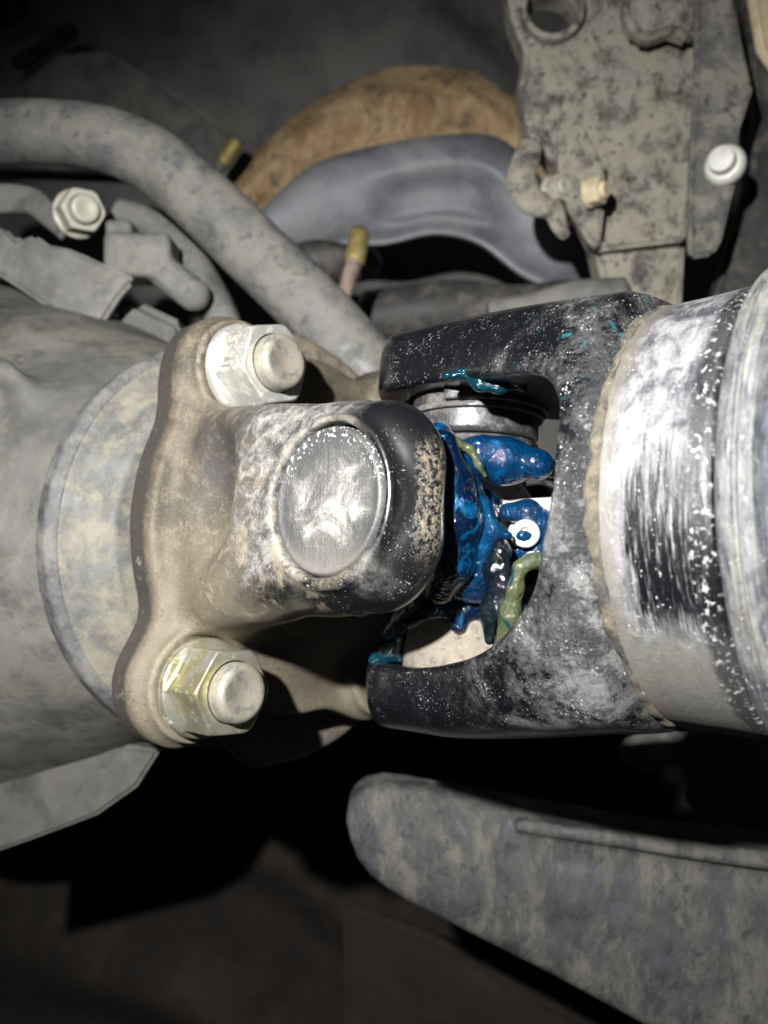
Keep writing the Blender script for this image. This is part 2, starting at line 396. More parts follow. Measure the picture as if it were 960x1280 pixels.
# ---- tube collar: scraped, dusted white over blue black, streaks round the tube
def mat_collar(name, white=0.5, tint=(0.58, 0.57, 0.56), seed=0.0, zones=False, gloss=0.3):
    g = G(name); t, y, u = g.xyz()
    ang = g.m('ARCTAN2', u, g.m('MULTIPLY', y, -1.0))
    arc = g.mul(ang, 32.0); cyl = g.comb(t, arc, seed)
    z_ = 1.0 if zones else 0.6
    n1 = g.noise(8 * z_, 9, 0.68, 0.7, v=cyl); st = g.noise(0.8 * z_, 7, 0.75, 0.2, v=cyl, stretch=(1.3, 0.10, 1), rot=(0, 0, 0.12)); n3 = g.noise(0.45, 4, 0.7, v=cyl); n4 = g.noise(2.0 * z_, 9, 0.78, 0.5, v=cyl, stretch=(1, 0.6, 1), rot=(0, 0, 0.7), off=(3, 3, 0))
    k = g.plus(g.mul(n1, 0.38), g.mul(n4, 0.40), g.mul(st, 0.15), g.mul(n3, 0.07)) if zones else g.plus(g.mul(n1, 0.22), g.mul(n4, 0.33), g.mul(st, 0.40), g.mul(n3, 0.05))
    e = 0.5 + (0.5 - white) * 0.3
    f = g.sm(k, e - 0.04, e + 0.10)
    dk = g.mix(n1, (0.022, 0.023, 0.029), (0.075, 0.078, 0.092))
    wt = g.mix(g.plus(g.mul(n4, 0.6), g.mul(n3, 0.4)), tuple(x * 0.5 for x in tint), tuple(min(1, x * 1.4) for x in tint))
    colr = g.mix(f, dk, wt)
    rough = g.mixf(f, gloss, 0.52)
    sp = g.specks(0.5, 0.66, 0.73, 4.0 + seed, 4.0)
    if zones:
        wv = g.mul(g.m('SUBTRACT', n1, 0.5), 10.0)
        low = g.sm(g.plus(arc, wv), -16.0, -23.0)                      # dull dust underneath
        colr = g.mix(low, colr, g.mix(n4, (0.05, 0.048, 0.043), (0.155, 0.15, 0.135)))
        edge = g.sm(g.plus(t, g.mul(wv, 0.35)), 46.4, 43.6)            # dusty border by the seam
        colr = g.mix(g.mul(edge, 0.85), colr, g.mix(n4, (0.07, 0.064, 0.055), (0.155, 0.145, 0.125)))
        a2 = g.plus(arc, g.mul(g.m('SUBTRACT', st, 0.5), 26.0), g.mul(wv, 0.5)); t2 = g.plus(t, g.mul(g.m('SUBTRACT', n4, 0.5), 5.0))
        wipe = g.mul(g.sm(a2, 7.0, 0.0), g.sm(a2, -19.5, -16.0), g.sm(t2, 45.2, 47.0))   # brushed clean patch
        wipe = g.mul(wipe, g.sm(st, 0.66, 0.50))
        colr = g.mix(wipe, colr, (0.0025, 0.0025, 0.004))
        strip = g.sm(g.plus(t, g.mul(g.m('SUBTRACT', n4, 0.5), 4.0)), 53.4, 55.0)
        sd = g.sm(g.noise(1.0, 5, 0.65, 0.4, v=cyl, off=(7, 1, 1)), 0.555, 0.64)
        colr = g.mix(g.mul(strip, 0.9), colr, g.mix(sd, (0.005, 0.0045, 0.006), (0.33, 0.33, 0.33)))
        rough = g.mixf(low, g.mixf(wipe, rough, 0.3), 0.8)
        f = g.plus(g.mul(f, g.m('SUBTRACT', 1.0, wipe)), g.mul(strip, sd))
        sp = g.mul(sp, g.m('SUBTRACT', 1.0, g.mul(low, 0.7)))
    else:
        tan = g.mul(g.sm(g.noise(3.5, 7, 0.7, 0.5, v=cyl, stretch=(1, 0.12, 1), off=(11, 2, 5)), 0.52, 0.64), 0.35)
        colr = g.mix(tan, colr, (0.22, 0.205, 0.155))
        colr = g.mix(g.mul(g.sm(st, 0.60, 0.70), 0.6), colr, (0.04, 0.042, 0.05))
    colr = g.mix(g.mul(sp, 0.8), colr, (0.62, 0.62, 0.62))
    h = g.plus(g.mul(f, 0.35), g.mul(st, 0.5), g.mul(n3, 0.4), g.mul(n4, 0.5), g.mul(sp, 0.5))
    return g.done(colr, rough, 0.0, g.bump(h, 0.6, 0.22), Specular_IOR_Level=0.7)

def mat_cap_face():
    g = G('scuffed_cap_face'); t, y, u = g.xyz()
    r = g.m('SQRT', g.plus(g.mul(t, t), g.mul(u, u)))
    n1 = g.noise(6.5, 8, 0.68, 0.9, off=(2, 0, 5)); st = g.noise(0.9, 7, 0.78, 0.2, rot=(0, 0.55, 0), stretch=(1, 1, 0.16)); s2 = g.noise(0.8, 5, 0.7, 0.2, rot=(0, -0.9, 0), stretch=(1, 1, 0.12), off=(4, 4, 4)); n3 = g.noise(0.35, 4, 0.75)
    rim = g.sm(r, 5.0, 11.0, 0.07, -0.09)
    k = g.plus(g.mul(n1, 0.55), g.mul(st, 0.10), g.mul(s2, 0.15), g.mul(n3, 0.20), rim)
    f = g.sm(k, 0.42, 0.62)
    colr = g.mix(f, g.mix(n3, (0.022, 0.022, 0.024), (0.08, 0.079, 0.078)), g.mix(g.sm(k, 0.5, 0.66), (0.085, 0.083, 0.078), (0.25, 0.245, 0.23)))
    low = g.mul(g.sm(g.plus(u, g.mul(n1, 8)), -0.5, -8.0), 0.6)
    colr = g.mix(low, colr, g.mix(n3, (0.10, 0.092, 0.08), (0.24, 0.22, 0.19)))
    colr = g.mix(g.mul(g.specks(0.55, 0.57, 0.66, 2.0), g.sm(r, 8.5, 10.5), g.sm(u, 1.0, 6.0), 0.8), colr, (0.6, 0.6, 0.6))
    colr = g.mix(g.mul(g.sm(s2, 0.60, 0.68), 0.7), colr, (0.03, 0.03, 0.03))
    h = g.plus(g.mul(st, 0.5), g.mul(s2, 0.4), g.mul(f, 0.4), g.mul(n3, 0.5))
    return g.done(colr, g.mixf(f, 0.4, 0.5), 0.0, g.bump(h, 0.65, 0.22), Specular_IOR_Level=0.8)

def mat_steel(name, colr, rough=0.32, dirt=(0.2, 0.16, 0.1), amt=0.3, yellow=None, met=0.75):
    g = G(name); n1 = g.noise(3.5, 6, 0.65, 0.4); n2 = g.noise(0.5, 4, 0.7); n3 = g.noise(1.2, 4, 0.6, off=(3, 1, 0))
    e = 0.5 + (0.5 - amt) * 0.4
    f = g.sm(g.plus(g.mul(n1, 0.7), g.mul(n2, 0.3)), e - 0.06, e + 0.12)
    b = colr
    if yellow: b = g.mix(g.sm(g.noise(6, 4, 0.5, 1.0, off=(5, 0, 1)), 0.4, 0.62), colr, yellow)
    c = g.mix(f, b, dirt)
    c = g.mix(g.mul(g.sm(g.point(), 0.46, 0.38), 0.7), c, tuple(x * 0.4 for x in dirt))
    return g.done(c, g.mixf(f, g.plus(rough, g.mul(n3, 0.2)), 0.75), g.mixf(f, met, 0.0), g.bump(g.plus(g.mul(n2, 0.3), g.mul(n3, 0.5)), 0.5, 0.05))

def mat_grease(name, deep, pale, gloss=0.07, trans=0.0, sss=0.25, mixlo=0.5, mixhi=0.75):
    g = G(name); n1 = g.noise(4.0, 5, 0.6, 1.2, stretch=(1, 1, 0.5)); n2 = g.noise(1.1, 3, 0.5, 0.6); n3 = g.noise(0.35, 2, 0.5)
    c = g.mix(g.sm(n1, mixlo, mixhi), deep, pale)
    b = g.bump(g.plus(g.mul(n2, 1.2), g.mul(n3, 0.03), g.mul(n1, 0.9)), 0.9, 0.55)
    return g.done(c, gloss, 0.0, b, Coat_Weight=0.6, Coat_Roughness=0.03, Transmission_Weight=trans, IOR=1.47, Subsurface_Weight=sss, Subsurface_Radius=(0.3, 0.8, 1.6), Subsurface_Scale=0.001)

M = {}
M['yoke'] = mat_yoke(); M['shaft_yoke'] = mat_shaft_yoke(); M['cap_face'] = mat_cap_face()
M['collar'] = mat_collar('scraped_collar_paint', 0.62, (0.20, 0.20, 0.205), zones=True)
M['bead'] = mat_collar('scraped_bead_paint', 0.60, (0.15, 0.155, 0.155), 4.0, gloss=0.25)
M['tube'] = mat_collar('scraped_tube_paint', 0.60, (0.125, 0.14, 0.165), 9.0, gloss=0.25)
M['seam'] = mat_grime('tan_sealer_edge', (0.035, 0.033, 0.03), (0.10, 0.086, 0.06), 4.0, 0.55, 0.7, 0.2)
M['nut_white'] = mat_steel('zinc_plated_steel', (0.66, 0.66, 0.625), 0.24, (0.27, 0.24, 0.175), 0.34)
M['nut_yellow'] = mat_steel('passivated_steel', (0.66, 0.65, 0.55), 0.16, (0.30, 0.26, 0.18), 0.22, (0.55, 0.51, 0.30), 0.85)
M['bolt_end'] = mat_steel('dusty_bolt_end', (0.34, 0.33, 0.29), 0.35, (0.16, 0.14, 0.105), 0.58)
M['cap_steel'] = mat_grime('bearing_cup_steel', (0.045, 0.044, 0.047), (0.11, 0.10, 0.09), 5, 0.35, 0.3, 0.12, metal=0.35)
M['cap_dusty'] = mat_grime('dried_beige_dust', (0.135, 0.118, 0.095), (0.175, 0.155, 0.125), 5, 0.6, 0.8, 0.1, dark=(0.085, 0.072, 0.058), relief=0.15)
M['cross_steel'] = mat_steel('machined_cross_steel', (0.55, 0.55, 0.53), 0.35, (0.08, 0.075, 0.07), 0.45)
M['bright'] = mat_steel('bright_machined_steel', (0.80, 0.80, 0.78), 0.30, (0.30, 0.29, 0.26), 0.25)
M['rubber'] = mat_grime('seal_rubber', (0.015, 0.015, 0.016), (0.10, 0.09, 0.08), 5, 0.3, 0.5, 0.15)
M['nipple'] = mat_steel('nipple_steel', (0.86, 0.86, 0.84), 0.35, (0.5, 0.5, 0.48), 0.2)
M['blue'] = mat_grease('blue_grease', (0.0005, 0.014, 0.044), (0.0006, 0.040, 0.105), sss=0.02, gloss=0.05)
M['navy'] = mat_grease('dark_blue_grease', (0.0005, 0.005, 0.018), (0.0006, 0.038, 0.10), 0.06, sss=0.02, mixlo=0.48, mixhi=0.6)
M['teal'] = mat_grease('teal_grease', (0.001, 0.016, 0.026), (0.005, 0.055, 0.068), 0.08, sss=0.03)
M['green'] = mat_grease('green_translucent_grease', (0.10, 0.12, 0.055), (0.006, 0.06, 0.08), 0.05, 0.55, 0.1, 0.56, 0.66)
M['clear'] = mat_grease('clear_grease', (0.002, 0.006, 0.010), (0.012, 0.020, 0.018), 0.04, 0.3, 0.0, 0.52, 0.68)

# ================================================================== UNDERBODY behind everything
M['grey'] = mat_grime('dusty_grey_metal', (0.10, 0.10, 0.097), (0.175, 0.17, 0.155), 22, 0.5, 0.6, 0.06)
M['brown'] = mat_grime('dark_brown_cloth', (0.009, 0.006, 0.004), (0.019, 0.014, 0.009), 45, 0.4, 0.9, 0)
M['floorpan'] = mat_grime('dark_floor_paint', (0.13, 0.133, 0.13), (0.20, 0.195, 0.18), 60, 0.4, 0.6, 0.0)
def floorpan():
    n = 90; m = 110; V = []; Q = []
    for i in range(n):
        for j in range(m):
            x = -420 + 840 * i / (n - 1); z = -480 + 960 * j / (m - 1)
            q = (x + 1.15 * z) / 1.5                          # pressed ribs running down to the right
            rib = 22 * (1 / (1 + math.exp(-(math.sin(q / 26.0) * 6)))) if z > 60 else 0
            V.append((x, 500 - rib + 0.12 * abs(x) * (x > 0), z))
    for i in range(n - 1):
        for j in range(m - 1): Q.append((i * m + j, (i + 1) * m + j, (i + 1) * m + j + 1, i * m + j + 1))
    return mesh_from('floor_pan', V, Q)
tag(add('floor_pan', floorpan(), M['floorpan']), 'dark ribbed underside of the floor behind the shaft', None, kind='structure')

o = add('floor_brace', plate('floor_brace', [(-80, 120), (20, 98), (70, 62), (130, 58), (230, 118), (345, 200), (300, 260), (150, 210), (-80, 200)], 440, 14, 5), M['grey'])
tag(o, 'flat grey brace running diagonally under the floor at the top left', 'brace')
for pts, lab in (([(6, 72), (60, 42), (72, 28), (92, 24), (96, 38), (70, 52), (22, 84)], 'dark narrow bar in place of a slot by the grey diagonal brace'), ([(-40, 40), (-40, 16), (20, -12), (36, 2), (10, 24)], 'dark narrow bar in place of a slot in the top left corner')):
    o = add('floor_slot_bar', plate('floor_slot_bar', pts, 430, 8, 2), M['brown'])  # dark bar added as a stand-in for a dark open slot
    tag(o, lab, 'clip')
# rusty fibre mat and grey heat shield
def mat_fibre():
    g = G('brown_fibre_mat'); n1 = g.noise(20, 6, 0.6, 0.5); st = g.noise(2.2, 6, 0.75, 0.3, stretch=(1, 1, 0.35), rot=(0, 0.3, 0)); n2 = g.noise(7, 6, 0.65, off=(1, 2, 3))
    c = g.mix(g.sm(g.plus(g.mul(n1, 0.5), g.mul(st, 0.5)), 0.36, 0.62), (0.30, 0.185, 0.085), (0.62, 0.45, 0.26))
    c = g.mix(g.mul(g.sm(n2, 0.56, 0.7), 0.7), c, (0.55, 0.42, 0.27))
    c = g.mix(g.mul(g.sm(g.noise(9, 7, 0.7, 0.6, off=(6, 0, 2)), 0.50, 0.66), 0.75), c, (0.10, 0.085, 0.07))
    return g.done(c, 0.9, 0, g.bump(g.plus(st, g.mul(n2, 0.6)), 0.8, 1.5))
M['fibre'] = mat_fibre()
up_ = [at(p[0] + 5 * math.sin(i * 2.1), p[1] + 6 * math.sin(i * 3.7 + 1), p[2]) for i, p in enumerate( ((255, 262, 440), (320, 190, 440), (390, 128, 440), (470, 92, 440), (560, 84, 440), (620, 100, 440), (690, 160, 440), (740, 240, 440)))]
lw_ = [at(*p) for p in ((300, 330, 440), (350, 270, 440), (420, 225, 440), (480, 215, 440), (560, 215, 440), (620, 225, 440), (670, 280, 440), (720, 330, 440))]
o = add('fibre_mat', loft('fibre_mat', up_, lw_, lambda s, t: 12 * math.sin(math.pi * t) + 0.5 * math.sin(s * 31 + 3 * math.sin(9 * t)) + 0.35 * math.sin(s * 97 + t * 5), 10), M['fibre'])
tag(o, 'rusty brown fibre mat curving above the grey heat shield', 'insulation mat')
M['shield'] = mat_grime('grey_shield_paint', (0.17, 0.18, 0.20), (0.27, 0.28, 0.30), 70, 0.5, 0.45, 0.0, relief=0.1)
su = [at(*p) for p in ((290, 315, 385), (335, 255, 385), (395, 205, 385), (470, 182, 385), (560, 168, 385), (622, 172, 385), (668, 212, 385), (720, 290, 385), (790, 340, 385))]
sl = [at(*p) for p in ((330, 345, 385), (380, 318, 385), (430, 305, 385), (480, 305, 385), (545, 292, 385), (600, 305, 385), (655, 345, 385), (715, 366, 385), (790, 370, 385))]
def shield_b(s, t):
    b = 16 * math.sin(math.pi * min(1, t * 1.05)) ** 0.7 if 0 < t < 0.95 else 0
    p = math.exp(-(((s - 0.5) / 0.13) ** 4) - ((t - 0.66) / 0.17) ** 4)
    return b - 13 * p
sh = thing('heat_shield', 'smooth blue grey heat shield arching below the rusty brown mat', 'heat shield')
add('shield_sheet', loft('shield_sheet', su, sl, shield_b, 3, 90, 40), M['shield'], sh)
M['shieldin'] = mat_grime('dusty_pocket', (0.06, 0.055, 0.05), (0.22, 0.20, 0.16), 14, 0.5, 0.8, 0.0)
M['dark'] = mat_grime('dark_metal', (0.035, 0.034, 0.033), (0.12, 0.11, 0.095), 22, 0.35, 0.55, 0.1)
M['pipe'] = mat_grime('dusty_bar_paint', (0.095, 0.095, 0.096), (0.155, 0.149, 0.132), 12, 0.55, 0.5, 0.1, dark=(0.06, 0.06, 0.062))
M['cast'] = mat_grime('cast_aluminium', (0.085, 0.084, 0.078), (0.145, 0.139, 0.122), 26, 0.5, 0.6, 0.08, relief=0.5)
M['flap'] = mat_grime('dull_flap_metal', (0.055, 0.055, 0.053), (0.092, 0.089, 0.08), 22, 0.5, 0.6, 0.05)
M['mud'] = mat_grime('muddy_black_steel', (0.045, 0.044, 0.043), (0.27, 0.25, 0.205), 9, 0.66, 0.5, 0.1, dark=(0.012, 0.012, 0.014), relief=0.6)
M['tab'] = mat_grime('dusty_tab_steel', (0.06, 0.06, 0.06), (0.17, 0.162, 0.14), 11, 0.52, 0.5, 0.1, dark=(0.02, 0.02, 0.021), relief=0.5)
M['mud2'] = mat_grime('muddy_grey_steel', (0.042, 0.045, 0.050), (0.092, 0.088, 0.077), 13, 0.5, 0.45, 0.1, dark=(0.024, 0.026, 0.030), relief=0.7, stretch=(1.5, 1, 0.6), rot=(0, 0.5, 0))
M['brass'] = mat_steel('yellow_clip', (0.42, 0.33, 0.12), 0.5, (0.25, 0.2, 0.1), 0.4)
M['pinkish'] = mat_grime('dusty_pink_line', (0.16, 0.10, 0.09), (0.26, 0.2, 0.17), 8, 0.5, 0.6, 0)
M['beige'] = mat_grime('beige_plastic', (0.50, 0.42, 0.26), (0.55, 0.47, 0.33), 20, 0.5, 0.6, 0)
M['olive'] = mat_grime('olive_dusty_metal', (0.10, 0.10, 0.065), (0.17, 0.165, 0.10), 18, 0.5, 0.7, 0)
M['bolt'] = mat_steel('background_bolt_zinc', (0.42, 0.41, 0.35), 0.45, (0.30, 0.27, 0.21), 0.45, None, 0.3)
M['pale_bolt'] = mat_steel('pale_bolt_zinc', (0.62, 0.62, 0.57), 0.45, (0.4, 0.37, 0.3), 0.3, None, 0.2)

# brake lines with yellow sleeves
for i, (pts, lab) in enumerate((
        (((449, 290, 310), (445, 320, 305), (434, 355, 302), (422, 400, 300)), 'thin dusty brake line with a yellow sleeve in front of the heat shield'),
        (((298, 175, 400), (282, 198, 400), (262, 225, 400), (240, 250, 400)), 'thin dusty line with a yellow sleeve beside the fibre mat'))):
    t_ = thing('brake_line', lab, 'brake line', group='thin lines with yellow sleeves')
    P = [at(*p) for p in pts]
    add('line', sweep('line', P, [3.0, 3.0, 2.7, 2.7], 8, 16), M['pinkish'] if i == 0 else M['grey'], t_)
    q = spline(P, 8)
    add('sleeve', sweep('sleeve', q[1:11:3], 3.7, 4, 16), M['brass'], t_)

# ---- things behind the joint: dark crossing pieces
o = add('exhaust_pipe', sweep('exhaust_pipe', [at(460, 400, 360), at(560, 388, 350), at(640, 395, 340), at(720, 390, 335), at(800, 400, 330)], 12, 10, 28), M['dark'])
tag(o, 'dark dusty pipe running behind the black upper yoke arm', 'pipe')
o = add('rubber_mount', sdf('rubber_mount', lambda x, y, z: smin(ell(x, y, z, (0, 0, 0), (17, 12, 9)), ell(x, y, z, (16, 2, 1), (9, 8, 7)), 4), (-22, -16, -14), (30, 16, 14), 0.9), M['dark'], None, Matrix.Translation(at(400, 330, 345) * MM))
tag(o, 'dark rubber lump between the grey bar and the heat shield', 'mount')
t_ = thing('pale_hose', 'pale grey hose lying behind the top of the driveshaft yoke', 'hose')
add('hose', sweep('hose', [at(610, 392, 300), at(665, 388, 300), at(720, 376, 300), at(780, 372, 300)], [4.5, 6, 7, 7], 8, 20), M['grey'], t_)

# ---- sway bar
bar = [(-90, 178), (0, 166), (70, 166), (135, 176), (195, 203), (255, 254), (315, 312), (380, 375), (440, 440), (500, 520)]
o = add('sway_bar', sweep('sway_bar', [at(x, y, 262 - 0.03 * x) for x, y in bar], [9.2, 9.2, 9.3, 9.5, 9.7, 9.9, 10, 10, 10, 10], 12, 36), M['pipe'])
tag(o, 'thick dusty grey bar bending down from the left edge', 'sway bar')

# ================================================================== bolts (shared builder)
def hexd(y, z, r):                          # across-flats radius r
    y, z = abs(y), abs(z); return np.maximum(y * 0.8660254 + z * 0.5, z) - r
def nut_mesh():
    def f(x, y, z):
        rr = ln2(y, z)
        hx = smax(smax(hexd(y, z, 7.5), -(x - 0.5), .3), x - 10.2, .4)
        hx = smax(hx, (rr - 8.7) * 0.8 + (x - 9.2) * 0.55, .3)
        fl = smax(smax(rr - 9.4, -x, .3), (rr - 9.3) * 0.42 + (x - 1.6) * 0.9, .5)
        d = smin(hx, fl, 0.8)
        return smax(d, -(ln2(y, z) - 5.7), .4)
    return sdf('nut_body', f, (-1, -10, -10), (12, 10, 10), 0.26)
def bolt_mesh():
    def f(x, y, z):
        rr = ln2(y, z)
        d = smax(smax(rr - 5.45, x - 13.2, .3), -x, .3); d = smax(d, (rr - 5.0) * 0.7 + (x - 12.8) * 0.7, .4)
        d = smax(d, -(sq(rr * rr + (x - 21.4) ** 2) - 8.7), .5)
        return d + 0.05 * np.sin(x * 6.0) * (x < 12.0)
    return sdf('bolt_end', f, (-1, -6.5, -6.5), (14.5, 6.5, 6.5), 0.24)
NUT, BOLT = nut_mesh(), bolt_mesh()
def small_bolt(name, label, pos, direction, scale, mat, group=None):
    q = Vector(direction).to_track_quat('X', 'Z').to_matrix().to_4x4()
    t_ = thing(name, label, 'bolt', Matrix.Translation(Vector(pos) * MM) @ q @ Matrix.Scale(scale, 4), group)
    n = NUT.copy(); n.materials.clear(); n.materials.append(mat); add('head', n, mat, t_)
    b = BOLT.copy(); b.materials.clear(); b.materials.append(mat); add('shank', b, mat, t_)
    return t_

# ================================================================== left: gearbox casting and brackets
def housing_f(x, y, z):
    rr = ln2(y, z)
    R = 37 + np.clip((-70 - x), 0, 200) * 0.46
    d = smax((rr - R) * 0.88, x + 72, 4)
    d = smax(d, -x - 175, 3)
    rib = smax(smax(abs(y * 0.6 + z * 0.8) - 3.0, (rr - R - 9) * 0.9, 2), x + 95, 6)
    rib2 = smax(smax(abs(z + 0.15 * y + 6) - 3.0, (rr - R - 5) * 0.9, 2), x + 100, 6)
    d = smin(d, rib, 6); 
    return smin(d, rib2, 6) + wob(x, y, z, 9, 0.5)
hs = thing('gearbox_housing', 'dusty grey cast housing with a conical snout at the left edge', 'gearbox housing', frame())
add('casting', sdf('casting', housing_f, (-180, -100, -100), (-65, 100, 100), 1.7), M['cast'], hs)
o = add('mounting_flap', plate('mounting_flap', [(-60, 985), (20, 955), (110, 925), (200, 938), (170, 985), (120, 1020), (40, 1050), (-60, 1085)], lambda x, y: 232 - 0.06 * x, 8, 1.0), M['flap'])
tag(o, 'flat grey metal flap hanging under the gearbox housing', 'bracket')
o = add('bracket_plate', plate('bracket_plate', [(-50, 292), (5, 283), (20, 300), (42, 292), (60, 305), (85, 310), (105, 318), (163, 345), (166, 352), (148, 372), (128, 403), (95, 405), (60, 385), (0, 345), (-50, 330)], lambda x, y: 246 + 0.03 * (400 - y), 4, 1.2), M['grey'])
tag(o, 'flat grey bracket plate with a notched edge left of the upper nut', 'bracket')
o = add('casting_ledge', plate('casting_ledge', [(-60, 352), (0, 352), (60, 392), (95, 412), (128, 412), (150, 385), (165, 372), (230, 402), (240, 480), (120, 560), (-60, 560)], lambda x, y: 256 + 0.02 * (560 - y), 14, 3), M['cast'])
tag(o, 'broad grey ledge of casting below the notched bracket plate', 'casting')
o = add('cable_strap', sweep('cable_strap', [at(-30, 250, 270), at(10, 248, 270), at(40, 252, 268), at(60, 268, 266), at(85, 290, 262)], [5, 4.6, 4.2, 3.6, 3.2], 8, 18, flat=0.5), M['grey'])
tag(o, 'dusty grey strap curving to the pale bolt at the left edge', 'strap')
small_bolt('bracket_bolt', 'pale round headed bolt above the notched bracket plate', at(96, 268, 262), (0.55, -0.8, -0.1), 0.78, M['bolt'])
def conn_f(x, y, z):
    d = box(x, y, z, (0, 0, 0), (10, 7, 6.5), 2)
    d = smin(d, cap(x, y, z, (8, -2, -5), (16, -2, -11), 5.0), 2)
    d = smin(d, box(x, y, z, (-6, 0, 5), (4, 5, 6), 1.5), 1)
    return smax(d, -cap(x, y, z, (9, -8, -6), (14, -8, -10), 2.2), 1)
o = add('wiring_connector', sdf('wiring_connector', conn_f, (-16, -12, -20), (26, 12, 14), 0.7), M['dark'], None, Matrix.Translation(at(178, 325, 262) * MM))
o.data.materials[0] = M['grey']
tag(o, 'grey plastic wiring connector beside the bracket plate', 'connector')
o = add('ribbed_hose', sweep('ribbed_hose', [at(150, 268, 285), at(195, 283, 283), at(225, 310, 280), at(250, 345, 276), at(275, 392, 270), at(290, 440, 262)], 5.2, 16, 18, ribs=1), M['grey'])
tag(o, 'ribbed dusty hose curving under the thick grey bar', 'hose')

# ================================================================== right: chassis bracket with its tabs and bolts
rail = thing('chassis_bracket', 'mud caked steel chassis bracket with a round hole at the top right', 'bracket')
add('web', plate('web', [(628, -60), (640, 20), (656, 62), (650, 110), (662, 165), (700, 210), (742, 300), (752, 345), (750, 420), (852, 420), (858, 300), (872, 200), (880, -60)], lambda x, y: 300 + 0.02 * (x - 640), 14, 2, holes=((690, 14, 33, 26),)), M['mud'], rail)
add('fold', plate('fold', [(742, 303), (800, 296), (858, 290), (858, 300), (800, 307), (745, 314)], 296, 6, 1.2), M['mud'], rail)
add('raised_pad', plate('raised_pad', [(780, -60), (782, 20), (795, 44), (815, 47), (840, 38), (866, 48), (880, 20), (880, -60)], 290, 8, 2.0), M['mud'], rail)
add('hole_rim', lathe('hole_rim', rprof([(-2.5, 9.0), (2, 9.0), (2, 11.2), (-2.5, 11.2)], 0.8), 48), M['mud'], rail, Matrix.Translation(at(690, 13, 299) * MM) @ Matrix.Rotation(math.pi / 2, 4, 'Z'))
o = add('side_tab', plate('side_tab', [(870, -60), (905, -60), (928, 50), (942, 110), (926, 160), (920, 230), (903, 300), (893, 318), (865, 322), (862, 312), (862, 240), (870, 100)], lambda x, y: 284 - 0.05 * (x - 870), 4, 1.3), M['tab'])
tag(o, 'tall grey steel tab carrying the large pale bolt at the right', 'tab')
o = add('bent_tab', plate('bent_tab', [(706, 118), (722, 140), (757, 205), (756, 260), (750, 312), (735, 300), (712, 262), (700, 228), (698, 170)], lambda x, y: 288 + 0.06 * (x - 700), 5, 1.3), M['mud'])
tag(o, 'small pointed muddy tab with a beige square bolt', 'tab')
o = add('hook_clip', sweep('hook_clip', [at(664, 180, 296), at(656, 205, 292), at(652, 228, 290), at(664, 250, 291), at(690, 262, 292), at(700, 285, 293), at(708, 296, 294)], [4.2, 4.8, 5.2, 5, 4, 2.6, 1.8], 8, 18, flat=0.55), M['mud'])
tag(o, 'curled dusty hook clip at the left of the chassis bracket', 'clip')
o = add('edge_panel', plate('edge_panel', [(925, -80), (1080, -80), (1080, 420), (880, 420), (906, 330), (940, 220), (948, 140), (940, 60)], 318, 10, 2), M['dark'])
tag(o, 'dark panel behind the grey tab at the right edge', 'panel')
o = add('beige_cover', plate('beige_cover', [(930, -60), (1040, -60), (1040, 120), (975, 96), (950, 60)], 306, 6, 2.5), M['beige'])
tag(o, 'beige cover showing in the top right corner', 'cover')
t_ = thing('chassis_bolt', 'large smooth pale bolt head on the tall grey tab at the right', 'bolt', Matrix.Translation(at(906, 206, 281) * MM) @ Vector((-0.55, -0.83, 0.03)).to_track_quat('X', 'Z').to_matrix().to_4x4())
add('washer_head', lathe('washer_head', rprof([(-2, 0), (-2, 6.6), (0.6, 6.6), (2.2, 5.4), (2.6, 0)], 0.8), 48), M['pale_bolt'], t_)
add('stub', lathe('stub', rprof([(2, 0), (2, 4.4), (6.0, 4.2), (6.4, 0)], 0.7), 40), M['pale_bolt'], t_)
small_bolt('chassis_bolt', 'beige bolt on the small pointed muddy tab', at(735, 242, 286), (0.75, -0.66, -0.02), 0.52, M['beige'])
small_bolt('chassis_bolt', 'pale bolt half hidden behind the curled hook clip', at(690, 240, 294), (0.5, -0.85, 0.0), 0.55, M['bolt'])

# ================================================================== bottom: control arm, olive plate, dark cloth
def polyd(px, pz, P):                       # signed distance to a closed outline
    P = np.array(P, float); d = np.full(px.shape, 1e9); inside = np.zeros(px.shape, bool); j = len(P) - 1
    for i in range(len(P)):
        ex, ez = P[j] - P[i]; wx, wz = px - P[i][0], pz - P[i][1]
        q = np.clip((wx * ex + wz * ez) / (ex * ex + ez * ez), 0, 1)
        d = np.minimum(d, (wx - ex * q) ** 2 + (wz - ez * q) ** 2)
        c = ((P[i][1] <= pz) != (P[j][1] <= pz)) & (((pz - P[i][1]) * (P[j][0] - P[i][0]) / np.where(P[j][1] == P[i][1], 1, P[j][1] - P[i][1]) + P[i][0]) > px)
        inside ^= c; j = i
    return np.where(inside, -1, 1) * np.sqrt(d)
ARM = [(437, 1010), (433, 1030), (437, 1052), (447, 1078), (462, 1098), (486, 1115), (512, 1130), (546, 1147), (633, 1193), (773, 1266), (960, 1370), (1080, 1430), (1080, 1074), (960, 1060), (760, 1032), (640, 1012), (560, 994), (510, 985), (478, 983), (455, 989), (443, 999)]
AD = 212.0
ARM2 = [((x - 480) / F * AD, (640 - y) / F * AD) for x, y in ARM]
def aq(x, y): return ((x - 480) / F * AD, (640 - y) / F * AD)
